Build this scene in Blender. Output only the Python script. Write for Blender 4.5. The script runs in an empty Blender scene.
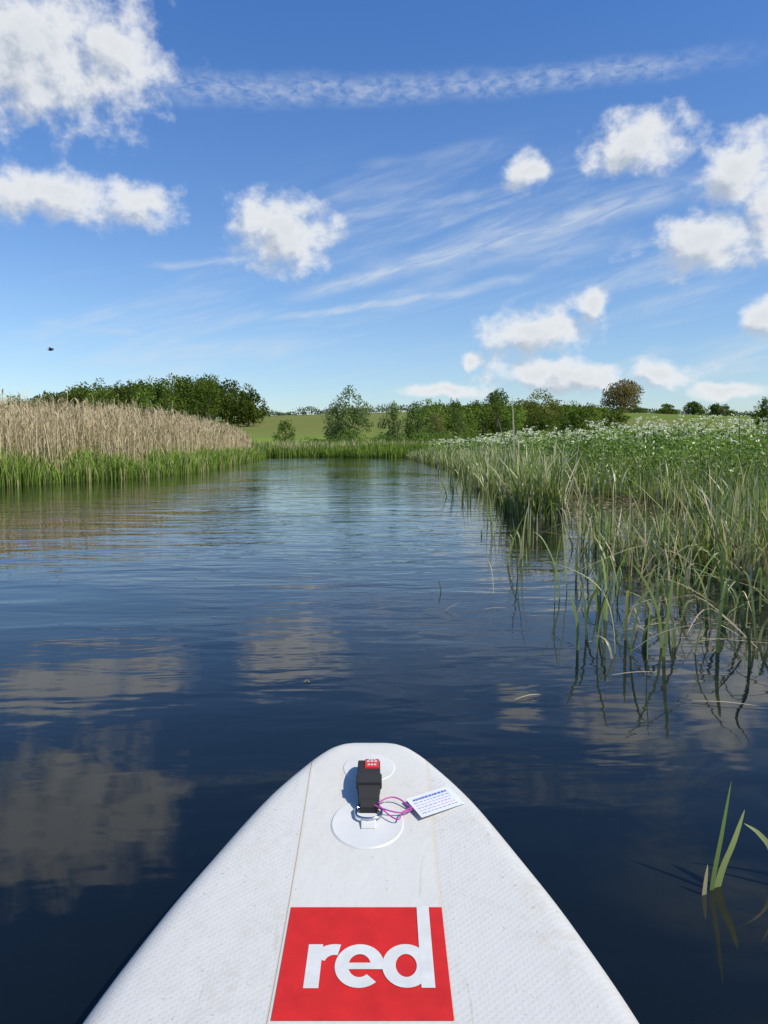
import bpy, math, random, bmesh
import numpy as np
from mathutils import Vector, noise as mnoise
rng=np.random.default_rng(7); random.seed(7)
scene=bpy.context.scene
scene.view_settings.view_transform='Standard'
try: scene.view_settings.look='None'
except Exception: pass
scene.view_settings.exposure=0
F=745.0; PITCH=math.radians(4.95); CAMH=0.90

# ---------------------------------------------------------------- camera
cam_d=bpy.data.cameras.new("camera"); cam=bpy.data.objects.new("camera",cam_d)
scene.collection.objects.link(cam); scene.camera=cam
cam.location=(0,0,CAMH); cam.rotation_euler=(math.radians(90)-PITCH,0,0)
cam_d.sensor_fit='VERTICAL'; cam_d.sensor_height=24; cam_d.lens=24*F/1024
cam_d.clip_start=0.05; cam_d.clip_end=6000

def link(o,parent=None):
    scene.collection.objects.link(o)
    if parent: o.parent=parent
    return o

# ---------------------------------------------------------------- node helpers
class NT:
    def __init__(s,nt): s.nt=nt; s.n=nt.nodes; s.l=nt.links
    def new(s,t,**k):
        n=s.n.new(t)
        for a,b in k.items(): setattr(n,a,b)
        return n
    def put(s,sock,v):
        if v is None: return
        if isinstance(v,bpy.types.NodeSocket): s.l.new(v,sock)
        else: sock.default_value=v
    def math(s,op,a,b=None,c=None,clamp=False):
        n=s.new('ShaderNodeMath',operation=op,use_clamp=clamp)
        s.put(n.inputs[0],a); s.put(n.inputs[1],b)
        if c is not None: s.put(n.inputs[2],c)
        return n.outputs[0]
    def vmath(s,op,a,b=None,scale=None):
        n=s.new('ShaderNodeVectorMath',operation=op)
        s.put(n.inputs[0],a)
        if b is not None: s.put(n.inputs[1],b)
        if scale is not None: s.put(n.inputs['Scale'],scale)
        return n.outputs['Value'] if op in('LENGTH','DOT_PRODUCT','DISTANCE') else n.outputs['Vector']
    def noise(s,vec,scale,detail=3,rough=.5,dist=0.0,dim='3D'):
        n=s.new('ShaderNodeTexNoise'); n.noise_dimensions=dim
        s.put(n.inputs['Vector'],vec); s.put(n.inputs['Scale'],scale); s.put(n.inputs['Detail'],detail)
        s.put(n.inputs['Roughness'],rough); s.put(n.inputs['Distortion'],dist)
        return n.outputs['Fac']
    def maprange(s,v,a,b,c=0.,d=1.,smooth=False):
        n=s.new('ShaderNodeMapRange'); 
        if smooth: n.interpolation_type='SMOOTHSTEP'
        s.put(n.inputs[0],v); s.put(n.inputs[1],a); s.put(n.inputs[2],b); s.put(n.inputs[3],c); s.put(n.inputs[4],d)
        return n.outputs[0]
    def mix(s,f,a,b,mode='MIX'):
        n=s.new('ShaderNodeMixRGB',blend_type=mode)
        s.put(n.inputs[0],f)
        for i,v in ((1,a),(2,b)):
            if isinstance(v,tuple) and len(v)==3: v=v+(1,)
            s.put(n.inputs[i],v)
        return n.outputs[0]
    def bump(s,h,strength,dist,normal=None):
        n=s.new('ShaderNodeBump'); s.put(n.inputs['Height'],h); s.put(n.inputs['Strength'],strength); s.put(n.inputs['Distance'],dist)
        if normal is not None: s.put(n.inputs['Normal'],normal)
        return n.outputs['Normal']
def mapping(t,vec,scale=(1,1,1),rot=(0,0,0),loc=(0,0,0)):
    n=t.new('ShaderNodeMapping'); t.put(n.inputs['Vector'],vec)
    n.inputs['Scale'].default_value=scale; n.inputs['Rotation'].default_value=rot; n.inputs['Location'].default_value=loc
    return n.outputs[0]
def newmat(name):
    m=bpy.data.materials.new(name); m.use_nodes=True
    t=NT(m.node_tree); p=[n for n in t.n if n.type=='BSDF_PRINCIPLED'][0]; o=[n for n in t.n if n.type=='OUTPUT_MATERIAL'][0]
    return m,t,p,o
def simple(name,col,rough=.5,metal=0.,noisescale=None,amt=.15):
    m,t,p,o=newmat(name); p.inputs['Roughness'].default_value=rough; p.inputs['Metallic'].default_value=metal
    if noisescale:
        tc=t.new('ShaderNodeTexCoord').outputs['Object']
        f=t.noise(tc,noisescale,4)
        d=tuple(c*(1-amt*1.6) for c in col); b=tuple(min(1,c*(1+amt)) for c in col)
        t.l.new(t.mix(t.maprange(f,.3,.7),d,b),p.inputs['Base Color'])
        t.l.new(t.bump(f,.3,.002),p.inputs['Normal'])
    else: p.inputs['Base Color'].default_value=col+(1,)
    return m

# ---------------------------------------------------------------- sun + sky
SUN_EL=math.radians(48); SUN_AZ=math.radians(118)   # azimuth clockwise from +Y
sd=Vector((math.sin(SUN_AZ)*math.cos(SUN_EL),math.cos(SUN_AZ)*math.cos(SUN_EL),math.sin(SUN_EL)))
sun_d=bpy.data.lights.new("sun",'SUN'); sun_d.energy=4.8; sun_d.angle=math.radians(.53); sun_d.color=(1,.93,.80)
sun=link(bpy.data.objects.new("sun",sun_d)); sun.rotation_euler=sd.to_track_quat('Z','Y').to_euler(); sun.location=(5,-5,12)

def azel(px,py):
    x=(px-384)/F; u=(512-py)/F
    d=Vector((x, math.cos(PITCH)+u*math.sin(PITCH), -math.sin(PITCH)+u*math.cos(PITCH))).normalized()
    return math.atan2(d.x,d.y), math.asin(d.z)
def blob(px,py,rx,ry):
    a,e=azel(px,py); a1,_=azel(px+rx,py); a0,_=azel(px-rx,py); _,e1=azel(px,py-ry); _,e0=azel(px,py+ry)
    return (a,e,max((a1-a0)/2,.004),max((e1-e0)/2,.004))
# cumulus masses: position in the sky (azimuth/elevation)
cum=[(20,45,150,98),(110,58,62,74),(50,197,106,30),(138,203,46,26),(282,232,62,46),(525,172,24,26),
 (640,142,60,38),(735,168,44,44),(705,245,72,36),(770,205,28,56),
 (535,336,62,30),(592,302,26,20),(560,376,92,24),(472,357,16,14),(445,392,56,10),
 (660,374,58,15),(725,386,46,9),(770,318,28,24)]
world=bpy.data.worlds.new("World"); scene.world=world; world.use_nodes=True
try: world.cycles.sampling_method='NONE'
except Exception: pass
t=NT(world.node_tree); t.n.clear()
g=bpy.data.node_groups.new("cloud_mass",'ShaderNodeTree')
g.interface.new_socket("V",in_out='INPUT',socket_type='NodeSocketVector')
g.interface.new_socket("D",in_out='OUTPUT',socket_type='NodeSocketFloat')
gt=NT(g); gi=gt.new('NodeGroupInput'); go=gt.new('NodeGroupOutput')
V=gi.outputs[0]; cur=None
for b in cum:
    a,e,ra,re=blob(*b)
    q=gt.vmath('MULTIPLY',gt.vmath('SUBTRACT',V,(a,e,0)),(1/ra,1/re,0))
    d=gt.math('SUBTRACT',1.0,gt.vmath('LENGTH',q))
    cur=d if cur is None else gt.math('SMOOTH_MAX',cur,d,.18)
gt.l.new(cur,go.inputs[0])

tc=t.new('ShaderNodeTexCoord'); sep=t.new('ShaderNodeSeparateXYZ'); t.l.new(tc.outputs['Generated'],sep.inputs[0])
az=t.math('ARCTAN2',sep.outputs[0],sep.outputs[1]); el=t.math('ARCSINE',sep.outputs[2])
cmb=t.new('ShaderNodeCombineXYZ'); t.l.new(az,cmb.inputs[0]); t.l.new(el,cmb.inputs[1]); AE=cmb.outputs[0]
wn=t.new('ShaderNodeTexNoise'); t.put(wn.inputs['Vector'],AE); wn.inputs['Scale'].default_value=16; wn.inputs['Detail'].default_value=2
WO=t.vmath('MULTIPLY',t.vmath('SUBTRACT',wn.outputs['Color'],(.5,.5,.5)),(.04,.04,0))
def dens(v,det):
    n=t.new('ShaderNodeGroup'); n.node_tree=g; t.l.new(t.vmath('ADD',v,WO),n.inputs[0])
    nn=t.noise(mapping(t,v,(1,1.15,1)),25,det,.60,.0)
    return t.math('ADD',t.math('MULTIPLY',n.outputs[0],1.15),t.math('MULTIPLY',t.math('SUBTRACT',nn,.53),2.2))
D0=dens(AE,7); D1=dens(t.vmath('ADD',AE,(.013,.020,0)),4)
alpha=t.maprange(D0,-.22,.72,0,1,True)
rel=t.math('SUBTRACT',D0,D1)
light=t.maprange(rel,-.62,.30,0,1,True)
thick=t.maprange(D0,.10,1.2,0,1,True)
lum=t.math('ADD',t.math('MULTIPLY',light,.80),t.math('MULTIPLY',t.math('SUBTRACT',.80,thick),.34),clamp=True)
ccol=t.mix(lum,(3.9,4.6,5.7),(8.5,8.7,8.9))
# cirrus
def region(px,py,rx,ry):
    a,e,ra,re=blob(px,py,rx,ry)
    q=t.vmath('MULTIPLY',t.vmath('SUBTRACT',AE,(a,e,0)),(1/ra,1/re,0))
    return t.maprange(t.vmath('LENGTH',q),.3,1.0,1,0,True)
ci_v0=mapping(t,AE,(1,1,1),(0,0,math.radians(-14))); ci_v=mapping(t,ci_v0,(2.0,15,1))
cn=t.noise(ci_v,1.7,5,.6,.9)
fil=t.noise(mapping(t,ci_v0,(5,24,1)),2.6,4,.6,1.0)
filr=t.maprange(fil,.33,.62,.3,1)
reg=t.math('MAXIMUM',region(500,245,360,125),t.math('MULTIPLY',region(200,340,290,90),.85))
reg=t.math('MAXIMUM',reg,t.math('MULTIPLY',region(620,340,330,110),.9))
cia=t.math('MULTIPLY',t.math('MULTIPLY',t.maprange(cn,.40,.80,0,.8,True),filr),reg)
wob=t.math('MULTIPLY',t.math('SUBTRACT',wn.outputs['Fac'],.5),.030)
def streak(p0,p1,w0,w1,curve=.0,wb=1.0):
    a0,e0=azel(*p0); a1,e1=azel(*p1)
    am,em=(a0+a1)/2,(e0+e1)/2; ang=math.atan2(e1-e0,a1-a0); L=math.hypot(a1-a0,e1-e0)/2
    cr=mapping(t,t.vmath('SUBTRACT',AE,(am,em,0)),(1,1,1),(0,0,-ang))
    s2=t.new('ShaderNodeSeparateXYZ'); t.l.new(cr,s2.inputs[0])
    xx=t.math('DIVIDE',s2.outputs[0],L)
    yv=t.math('ADD',s2.outputs[1],t.math('MULTIPLY',wob,wb))
    if curve: yv=t.math('ADD',yv,t.math('MULTIPLY',t.math('MULTIPLY',xx,xx),curve))
    yy=t.math('DIVIDE',yv,t.maprange(xx,-1,1,w0/F,w1/F))
    m_=t.math('MULTIPLY',t.maprange(t.math('ABSOLUTE',yy),.0,1.0,1,0,True),t.maprange(t.math('ABSOLUTE',xx),.55,1.05,1,0,True))
    return m_,cr
stk=None
for (p0,p1,w0,w1,k,cv) in [((270,298),(720,168),9,22,.85,.006),((250,322),(560,272),5,8,.75,0),((320,220),(500,192),7,10,.5,0),
      ((140,266),(260,258),5,6,.5,0),((350,170),(520,140),8,12,.25,0),((30,322),(150,336),9,6,.4,0),((60,360),(330,342),14,20,.45,0),((330,272),(640,232),18,24,.45,0)]:
    m_,_=streak(p0,p1,w0,w1,cv,.45); m_=t.math('MULTIPLY',m_,k)
    stk=m_ if stk is None else t.math('MAXIMUM',stk,m_)
stk=t.math('MULTIPLY',stk,filr)
cm,cr=streak((60,66),(790,32),20,13,.012,.45)
ct=t.math('MULTIPLY',cm,t.maprange(t.noise(mapping(t,cr,(40,85,1),(0,0,.7)),1.4,4,.6,.4),.34,.66,.12,1))
ct=t.math('MULTIPLY',ct,t.maprange(az,-.30,-.26))
ct=t.math('MULTIPLY',ct,.56)
thin=t.math('MULTIPLY',t.math('MAXIMUM',t.math('MAXIMUM',cia,stk),ct),.78)
sky=t.new('ShaderNodeTexSky'); sky.sky_type='NISHITA'; sky.sun_disc=False
sky.sun_elevation=SUN_EL; sky.sun_rotation=SUN_AZ; sky.altitude=50; sky.air_density=1.0; sky.dust_density=.6; sky.ozone_density=2.0
grade=t.mix(t.maprange(el,.0,.50,0,1),(1.24,1.34,1.42),(.66,1.10,1.68))
skc=t.mix(1.0,sky.outputs[0],grade,'MULTIPLY')
c=t.mix(thin,skc,(6.9,7.5,8.2))
c=t.mix(t.math('MULTIPLY',alpha,.97),c,ccol)
bg=t.new('ShaderNodeBackground'); t.l.new(c,bg.inputs[0]); bg.inputs[1].default_value=.1
wo=t.new('ShaderNodeOutputWorld'); t.l.new(bg.outputs[0],wo.inputs[0])

# ---------------------------------------------------------------- terrain
water_poly=np.array([(2.9,-40),(2.7,0),(2.6,3.2),(2.45,4.4),(2.5,6.2),(3.6,6.6),(4.6,8.5),(4.4,12),(3.6,14),(2.6,20),(3.3,40),(2.6,60),(1.2,66),
   (-6,70),(-60,76),(-60,64),(-9.8,58),(-8.2,40),(-7.0,27),(-7.4,22),(-9.2,17),(-9.6,8),(-10,-40)],float)
def sdist(x,y):
    x=np.asarray(x,float); y=np.asarray(y,float)
    best=np.full(x.shape,1e9); inside=np.zeros(x.shape,bool)
    P=water_poly; n=len(P)
    for i in range(n):
        ax,ay=P[i]; bx,by=P[(i+1)%n]; dx,dy=bx-ax,by-ay
        tt=np.clip(((x-ax)*dx+(y-ay)*dy)/(dx*dx+dy*dy),0,1)
        best=np.minimum(best,np.hypot(x-ax-tt*dx,y-ay-tt*dy))
        cnd=((ay>y)!=(by>y)); 
        xi=(bx-ax)*(y-ay)/((by-ay) if by!=ay else 1e-9)+ax
        inside^=(cnd&(x<xi))
    return np.where(inside,-best,best)
def ss(a,b,v): 
    q=np.clip((v-a)/(b-a),0,1); return q*q*(3-2*q)
def ground_h(x,y):
    x=np.asarray(x,float); y=np.asarray(y,float)
    D=sdist(x,y)
    h=np.where(D>0,.36*ss(0,2.6,D)+.0,np.maximum(-.9,.3*D)-.02)
    h=h+np.where(D>0,ss(0,3,D)*(.06*np.sin(x*.9+y*.37)+.05*np.sin(y*.8-x*.3)),0)
    ridge=15.0+1.6*np.sin(x*.011+1.2)+.9*np.sin(x*.027)
    ridge=ridge-4.5*ss(-40,-140,x)
    h=h+ridge*ss(105,360,y)*np.where(D>0,1,0)
    h=h-ss(380,800,y)*10
    return h
def axis(lo,hi,c0,c1,fine,grow=1.12):
    v=list(np.arange(c0,c1+1e-6,fine)); s=fine
    while v[-1]<hi: s*=grow; v.append(v[-1]+s)
    s=fine; 
    while v[0]>lo: s*=grow; v.insert(0,v[0]-s)
    return np.array(v)
gx=axis(-2500,2500,-14,14,.35); gy=axis(-800,3500,-4,30,.4,1.05)
X,Y=np.meshgrid(gx,gy); Z=ground_h(X,Y)
nx,ny=len(gx),len(gy)
verts=np.stack([X.ravel(),Y.ravel(),Z.ravel()],1)
ii=np.arange(nx*ny).reshape(ny,nx)
fc=np.stack([ii[:-1,:-1].ravel(),ii[:-1,1:].ravel(),ii[1:,1:].ravel(),ii[1:,:-1].ravel()],1)
me=bpy.data.meshes.new("ground"); me.from_pydata(verts.tolist(),[],fc.tolist())
me.polygons.foreach_set("use_smooth",[True]*len(me.polygons))
ground=link(bpy.data.objects.new("ground",me))
m,t,p,o=newmat("meadow_ground")
geo=t.new('ShaderNodeNewGeometry').outputs['Position']
sp=t.new('ShaderNodeSeparateXYZ'); t.l.new(geo,sp.inputs[0])
nA=t.noise(geo,.035,4,.5); nB=t.noise(geo,1.6,6,.65); nC=t.noise(mapping(t,geo,(.006,.02,1)),1,3,.5)
grass=t.mix(t.maprange(nB,.3,.7),(.07,.11,.02),(.16,.21,.045))
field=t.mix(t.maprange(nC,.42,.58),(.16,.175,.055),(.12,.19,.035))
field=t.mix(t.maprange(nA,.35,.65,0,.55),field,(.19,.18,.075))
near=t.mix(t.maprange(nA,.4,.6),(.21,.28,.055),(.15,.23,.04))
field=t.mix(t.maprange(sp.outputs[1],150,200),near,field)
field=t.mix(t.maprange(t.noise(geo,.5,5,.7),.4,.7,0,.3),field,(.08,.11,.03))
colr=t.mix(t.maprange(sp.outputs[1],70,95),grass,field)
mud=t.maprange(sp.outputs[2],.02,.16)
colr=t.mix(mud,(.035,.028,.016),colr)
t.l.new(colr,p.inputs['Base Color']); p.inputs['Roughness'].default_value=1.0; p.inputs['Specular IOR Level'].default_value=.0
t.l.new(t.bump(nB,.6,.08),p.inputs['Normal'])
me.materials.append(m)

# ---------------------------------------------------------------- water
me=bpy.data.meshes.new("river_water"); me.from_pydata([(-90,-60,0),(30,-60,0),(30,95,0),(-90,95,0)],[],[(0,1,2,3)])
water=link(bpy.data.objects.new("river_water",me))
m,t,p,o=newmat("river_water")
geo=t.new('ShaderNodeNewGeometry').outputs['Position']
sp=t.new('ShaderNodeSeparateXYZ'); t.l.new(geo,sp.inputs[0])
w1=t.noise(mapping(t,geo,(.55,1.25,1),(0,0,.25)),1.5,2,.4,.8)
w2=t.noise(mapping(t,geo,(1.3,3.6,1),(0,0,-.18)),1.6,2,.5,.4)
w3=t.noise(mapping(t,geo,(4.5,9,1),(0,0,.1)),1.5,2,.5)
patch=t.maprange(t.noise(geo,.22,2,.5,.6),.40,.60,0,1,True)
far=t.maprange(sp.outputs[1],1.5,7.0,.34,1,True)
hh=t.math('ADD',t.math('MULTIPLY',w1,.013),t.math('MULTIPLY',t.math('MULTIPLY',w2,.0085),t.math('ADD',t.math('MULTIPLY',patch,.8),.35)))
hh=t.math('ADD',hh,t.math('MULTIPLY',t.math('MULTIPLY',w3,.0018),t.math('ADD',patch,.25)))
hh=t.math('MULTIPLY',hh,far)
t.l.new(t.bump(hh,1.0,1.0),p.inputs['Normal'])
mk=t.noise(geo,2.2,5,.65,.8)
shal=t.math('MULTIPLY',t.maprange(sp.outputs[0],.30,1.2,0,1,True),t.maprange(mk,.45,.72,0,1,True))
silt=t.mix(t.maprange(t.noise(geo,.5,3,.5),.35,.65),(.0025,.0050,.0062),(.0050,.0080,.0085))
t.l.new(t.mix(shal,silt,(.040,.036,.013)),p.inputs['Base Color'])
p.inputs['Roughness'].default_value=.03; p.inputs['IOR'].default_value=1.333
me.materials.append(m)

# ---------------------------------------------------------------- foliage material + builders
def leafmat(name,trans=.3,gloss=0.0):
    m,t,p,o=newmat(name); t.n.remove(p)
    at=t.new('ShaderNodeAttribute'); at.attribute_name='Col'
    df=t.new('ShaderNodeBsdfDiffuse'); t.l.new(at.outputs['Color'],df.inputs[0])
    tr=t.new('ShaderNodeBsdfTranslucent'); t.l.new(t.mix(1.0,at.outputs['Color'],(1.15,1.2,.6),'MULTIPLY'),tr.inputs[0])
    ms=t.new('ShaderNodeMixShader'); ms.inputs[0].default_value=trans
    t.l.new(df.outputs[0],ms.inputs[1]); t.l.new(tr.outputs[0],ms.inputs[2]); out=ms.outputs[0]
    if gloss>0:
        gl=t.new('ShaderNodeBsdfGlossy'); gl.inputs['Roughness'].default_value=.42; gl.inputs[0].default_value=(1,1,1,1)
        m2=t.new('ShaderNodeMixShader'); m2.inputs[0].default_value=gloss
        t.l.new(out,m2.inputs[1]); t.l.new(gl.outputs[0],m2.inputs[2]); out=m2.outputs[0]
    t.l.new(out,o.inputs[0])
    return m
M_LEAF=leafmat("living_leaf",.35); M_DRY=leafmat("dry_reed",.25); M_BLADE=leafmat("reed_blade",.33,.045)
m,t,p,o=newmat("bark"); n=t.noise(t.new('ShaderNodeTexCoord').outputs['Object'],3,6,.7)
t.l.new(t.mix(n,(.05,.04,.03),(.16,.13,.1)),p.inputs['Base Color']); p.inputs['Roughness'].default_value=.9; M_BARK=m

class Acc:
    def __init__(s): s.v=[];s.f=[];s.c=[];s.m=[];s.n=0
    def add(s,v,f,c,mi=0):
        v=np.asarray(v,float).reshape(-1,3); f=np.asarray(f,int).reshape(-1,4)
        c=np.asarray(c,float)
        if c.ndim==1: c=np.tile(c,(len(v),1))
        s.v.append(v); s.f.append(f+s.n); s.c.append(c); s.m.append(np.full(len(f),mi)); s.n+=len(v)
    def build(s,name,mats,parent=None):
        v=np.concatenate(s.v); f=np.concatenate(s.f); c=np.concatenate(s.c); mi=np.concatenate(s.m)
        me=bpy.data.meshes.new(name); me.from_pydata(v.tolist(),[],f.tolist())
        for m in mats: me.materials.append(m)
        me.polygons.foreach_set("material_index",mi.astype(np.int32))
        at=me.attributes.new("Col",'FLOAT_COLOR','POINT')
        cc=np.concatenate([np.clip(c,0,1),np.ones((len(c),1))],1).astype(np.float32)
        at.data.foreach_set("color",cc.ravel())
        return link(bpy.data.objects.new(name,me),parent)
def mixc(a,b,f):
    a=np.array(a);b=np.array(b); return a[None]*(1-f[:,None])+b[None]*f[:,None]
def blades(acc,x,y,z,h,w,lean,ldir,droop,col,seg=4,mi=0,tipcol=None,prof='leaf',yaw=None):
    n=len(x); ts=np.linspace(0,1,seg+1)
    if yaw is None: yaw=rng.uniform(0,math.pi,n)
    wx,wy=np.cos(yaw),np.sin(yaw)
    V=np.zeros((n,seg+1,2,3)); C=np.zeros((n,seg+1,2,3))
    for k,tt in enumerate(ts):
        off=lean*h*(tt**2)
        px=x+np.cos(ldir)*off; py=y+np.sin(ldir)*off
        pz=z+h*(tt-droop*tt**3)
        if prof=='leaf': ww=w*(.75+.5*tt)*(1-tt**2.2)**.8+.0006
        elif prof=='stem': ww=w*(1-.6*tt)
        else: ww=w*np.sin(math.pi*min(max(tt,.06),.96))**.7
        V[:,k,0]=np.stack([px-wx*ww/2,py-wy*ww/2,pz],1); V[:,k,1]=np.stack([px+wx*ww/2,py+wy*ww/2,pz],1)
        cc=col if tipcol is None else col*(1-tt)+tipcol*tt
        C[:,k,0]=cc; C[:,k,1]=cc
    base=(np.arange(n)*(seg+1)*2)[:,None]; fs=[]
    for k in range(seg):
        q=2*k; fs.append(np.concatenate([base+q,base+q+1,base+q+3,base+q+2],1))
    acc.add(V.reshape(-1,3),np.concatenate(fs),C.reshape(-1,3),mi)
def leaves(acc,P,size,col,mi=0,flat=.0,aspect=.6):
    n=len(P); size=np.broadcast_to(size,(n,))
    a=rng.normal(size=(n,3)); a[:,2]*=(1-flat); a/=np.linalg.norm(a,axis=1)[:,None]
    b=rng.normal(size=(n,3)); b[:,2]*=(1-flat); b-= (a*b).sum(1)[:,None]*a; b/=np.linalg.norm(b,axis=1)[:,None]
    a=a*size[:,None]*.5; b=b*size[:,None]*.5*aspect
    V=np.stack([P-a,P+b*.9-a*.1,P+a,P-b*.9-a*.1],1)
    acc.add(V.reshape(-1,3),np.arange(n*4).reshape(n,4),np.repeat(col,4,axis=0),mi)
def tube(acc,pts,rad,col,mi,k=6):
    pts=[Vector(q) for q in pts]; V=[]
    for i,q in enumerate(pts):
        d=(pts[min(i+1,len(pts)-1)]-pts[max(i-1,0)]).normalized()
        u=d.orthogonal().normalized(); w=d.cross(u)
        for j in range(k):
            an=2*math.pi*j/k; V.append(q+(u*math.cos(an)+w*math.sin(an))*rad[i])
    f=[]
    for i in range(len(pts)-1):
        for j in range(k): f.append((i*k+j,i*k+(j+1)%k,(i+1)*k+(j+1)%k,(i+1)*k+j))
    acc.add(np.array([tuple(v) for v in V]),f,np.array(col),mi)
def tree(acc,cx,cy,H,W,nleaf,leaf,c1,c2,airy=.5,trunks=1,low=.12,cz=None):
    if cz is None: cz=float(ground_h(np.array([cx]),np.array([cy]))[0])-.2
    cc=np.array([cx,cy,cz+H*(.5+low*.5)]); R=np.array([W/2,W/2,H*(.5-low*.5)])
    nb=int(rng.integers(18,26)); B=[];
    while len(B)<nb:
        q=rng.uniform(-1,1,3)
        r=np.linalg.norm(q)
        if .25<r<.80: B.append(q)
    B=np.array(B); B=np.concatenate([B,[[0,0,.80],[.35,.1,.6],[-.35,-.1,.55],[.3,-.3,-.4],[-.3,.2,-.5],[0,0,0]]])
    B[:,:2]*=np.where(B[:,2]>0,1-.25*B[:,2],1.0)[:,None]
    br=rng.uniform(.2,.42,len(B))*(1.2-airy*.45)
    wsum=br**2; cnt=(nleaf*wsum/wsum.sum()).astype(int)
    for i,q in enumerate(B):
        d=rng.normal(size=(cnt[i],3)); d/=np.linalg.norm(d,axis=1)[:,None]
        rr=rng.uniform(.0,1,cnt[i])**(.38); 
        P=(q+d*(rr*br[i])[:,None]*np.array([1,1,.85]))
        P=P*R+cc
        f=np.clip(rng.uniform(0,1)*.6+rng.uniform(0,.4,cnt[i]),0,1)
        leaves(acc,P,leaf*rng.uniform(.6,1.3,cnt[i]),mixc(c1,c2,f),0)
    for k in range(trunks):
        ox=rng.uniform(-.1,.1)*W*(trunks>1); r0=H*.022/ math.sqrt(trunks)+.04
        top=(cx+ox*2.5,cy,cz+H*.62)
        tube(acc,[(cx+ox*.4,cy,cz-.2),(cx+ox,cy,cz+H*.25),(cx+ox*1.6,cy+.1,cz+H*.45),top],[r0*1.3,r0,r0*.7,r0*.35],(.1,.08,.06),1)
        for j in rng.choice(len(B),7,replace=False):
            e=B[j]*R+cc; s0=np.array([cx+ox,cy,cz+H*rng.uniform(.2,.45)]); mid=(s0+e)/2+np.array([0,0,-.04*H])
            tube(acc,[s0,mid,e],[r0*.5,r0*.3,r0*.1],(.1,.08,.06),1,5)
def bx(px,y): return (px-384)/F*y     # lateral offset at a bearing, distance y
def topz(py,y): return CAMH+(447.5-py)/F*y
def gh1(x,y): return float(ground_h(np.array([x]),np.array([y]))[0])

# woodland (distant mass)
G1=(.050,.090,.017); G2=(.17,.245,.048)
wd=Acc()
prof=[(-40,402),(0,400),(40,396),(75,389),(100,383),(130,384),(160,381),(190,376),(215,376),(235,380),(250,388),(262,400)]
pxs=np.array([q[0] for q in prof]); pys=np.array([q[1] for q in prof])
for i in range(78):
    px=rng.uniform(-40,256) ; yy=rng.uniform(205,262); x=bx(px,yy)
    tz=topz(np.interp(px,pxs,pys)+rng.uniform(-3,8),yy); H=max(tz-gh1(x,yy),4.5)
    k=rng.uniform(0,1); 
    c1=np.array(G1)*(.6+.6*k); c2=np.array(G2)*(.55+.7*k)+np.array([.04,.012,0])*rng.uniform(0,1)
    tree(wd,x,yy,H,rng.uniform(8,13),1500,.80,tuple(c1),tuple(c2),.2,1,0)
wd.build("woodland",[M_LEAF,M_BARK])

def single(name,px,ty,yy,wpx,n,leaf,c1,c2,airy=.6,trunks=1,low=.12):
    a=Acc(); x=bx(px,yy)
    tree(a,x,yy,topz(ty,yy)-gh1(x,yy)+.2,wpx/F*yy,n,leaf,c1,c2,airy,trunks,low); return a.build(name,[M_LEAF,M_BARK])
WG1=(.10,.135,.05); WG2=(.26,.32,.13)
single("willow_tree",350,387,112,50,4400,.34,WG1,WG2,.75,3,.04)
single("willow_tree",393,401,114,36,3200,.34,WG1,WG2,.5,2,.0)
single("willow_tree",417,404,118,32,2400,.32,(.07,.115,.032),(.19,.27,.07),.5,2,.0)
single("willow_bush",336,402,116,34,2000,.3,WG1,WG2,.5,2,.0)
single("willow_bush",457,409,130,30,1900,.32,(.07,.10,.03),(.19,.25,.07),.4,2,.0)
single("willow_bush",436,412,128,28,1700,.32,(.12,.13,.045),(.27,.27,.11),.4,2,.0)
single("hawthorn_bush",286,420,120,26,1400,.3,(.06,.10,.02),(.16,.22,.05),.4,1,0)
single("oak_tree",622,381,300,48,5600,.8,(.12,.095,.045),(.28,.22,.10),-.25,1,.02)
single("oak_tree",498,390,205,34,3000,.6,(.04,.075,.015),(.13,.19,.04),.25,1,.0)
single("ash_tree",540,391,210,50,3200,.6,(.12,.13,.03),(.28,.29,.08),.3,1,.02)
single("ash_tree",760,396,190,22,1800,.5,(.04,.075,.015),(.13,.19,.04),.3,1,.0)
single("field_maple",690,402,300,18,1200,.7,(.04,.075,.015),(.13,.19,.04),.1,1,.0)
single("field_maple",664,404,310,16,1200,.7,(.04,.075,.015),(.13,.19,.04),.1,1,.0)
single("field_maple",714,404,305,14,1200,.7,(.04,.075,.015),(.13,.19,.04),.1,1,.0)
hd=Acc()
for i in range(125):
    a_=i<85
    px=rng.uniform(425,618) if a_ else rng.uniform(425,800)
    yy=rng.uniform(165,235) if a_ else rng.uniform(305,345)
    x=bx(px,yy)
    ty=(400+rng.uniform(-3,19)+max(0,px-560)*.16) if a_ else (407+rng.uniform(-3,5))
    H=max(topz(ty,yy)-gh1(x,yy),2.5); k=rng.uniform(0,1)
    c1=np.array(G1)*(.6+.9*k); c2=np.array(G2)*(.6+.7*k)+np.array([.08,.035,.015])*rng.uniform(0,1)
    tree(hd,x,yy,H,rng.uniform(5,9),600,.62,tuple(c1),tuple(c2),.2,1,.0)
for i in range(90):   # hedge lines across the hill
    px=-60+ i*9.3; yy=(338+6*math.sin(i*.4)) if i%3 else 300
    x=bx(px,yy)
    tree(hd,x,yy,rng.uniform(1.6,4.2),rng.uniform(9,13),220,.7,(.03,.05,.016),(.08,.12,.03),.0,1,.0)
hd.build("hedgerow",[M_LEAF,M_BARK])
hg=Acc()
for i in range(95):
    px=rng.uniform(300,620); yy=rng.uniform(92,128); x=bx(px,yy)
    tree(hg,x,yy,rng.uniform(1.6,3.6)*(1 if px>330 else .6),rng.uniform(3,6),260,.3,(.07,.12,.025),(.19,.28,.06),.2,1,.0)
hg.build("scrub_bushes",[M_LEAF,M_BARK])

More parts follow.
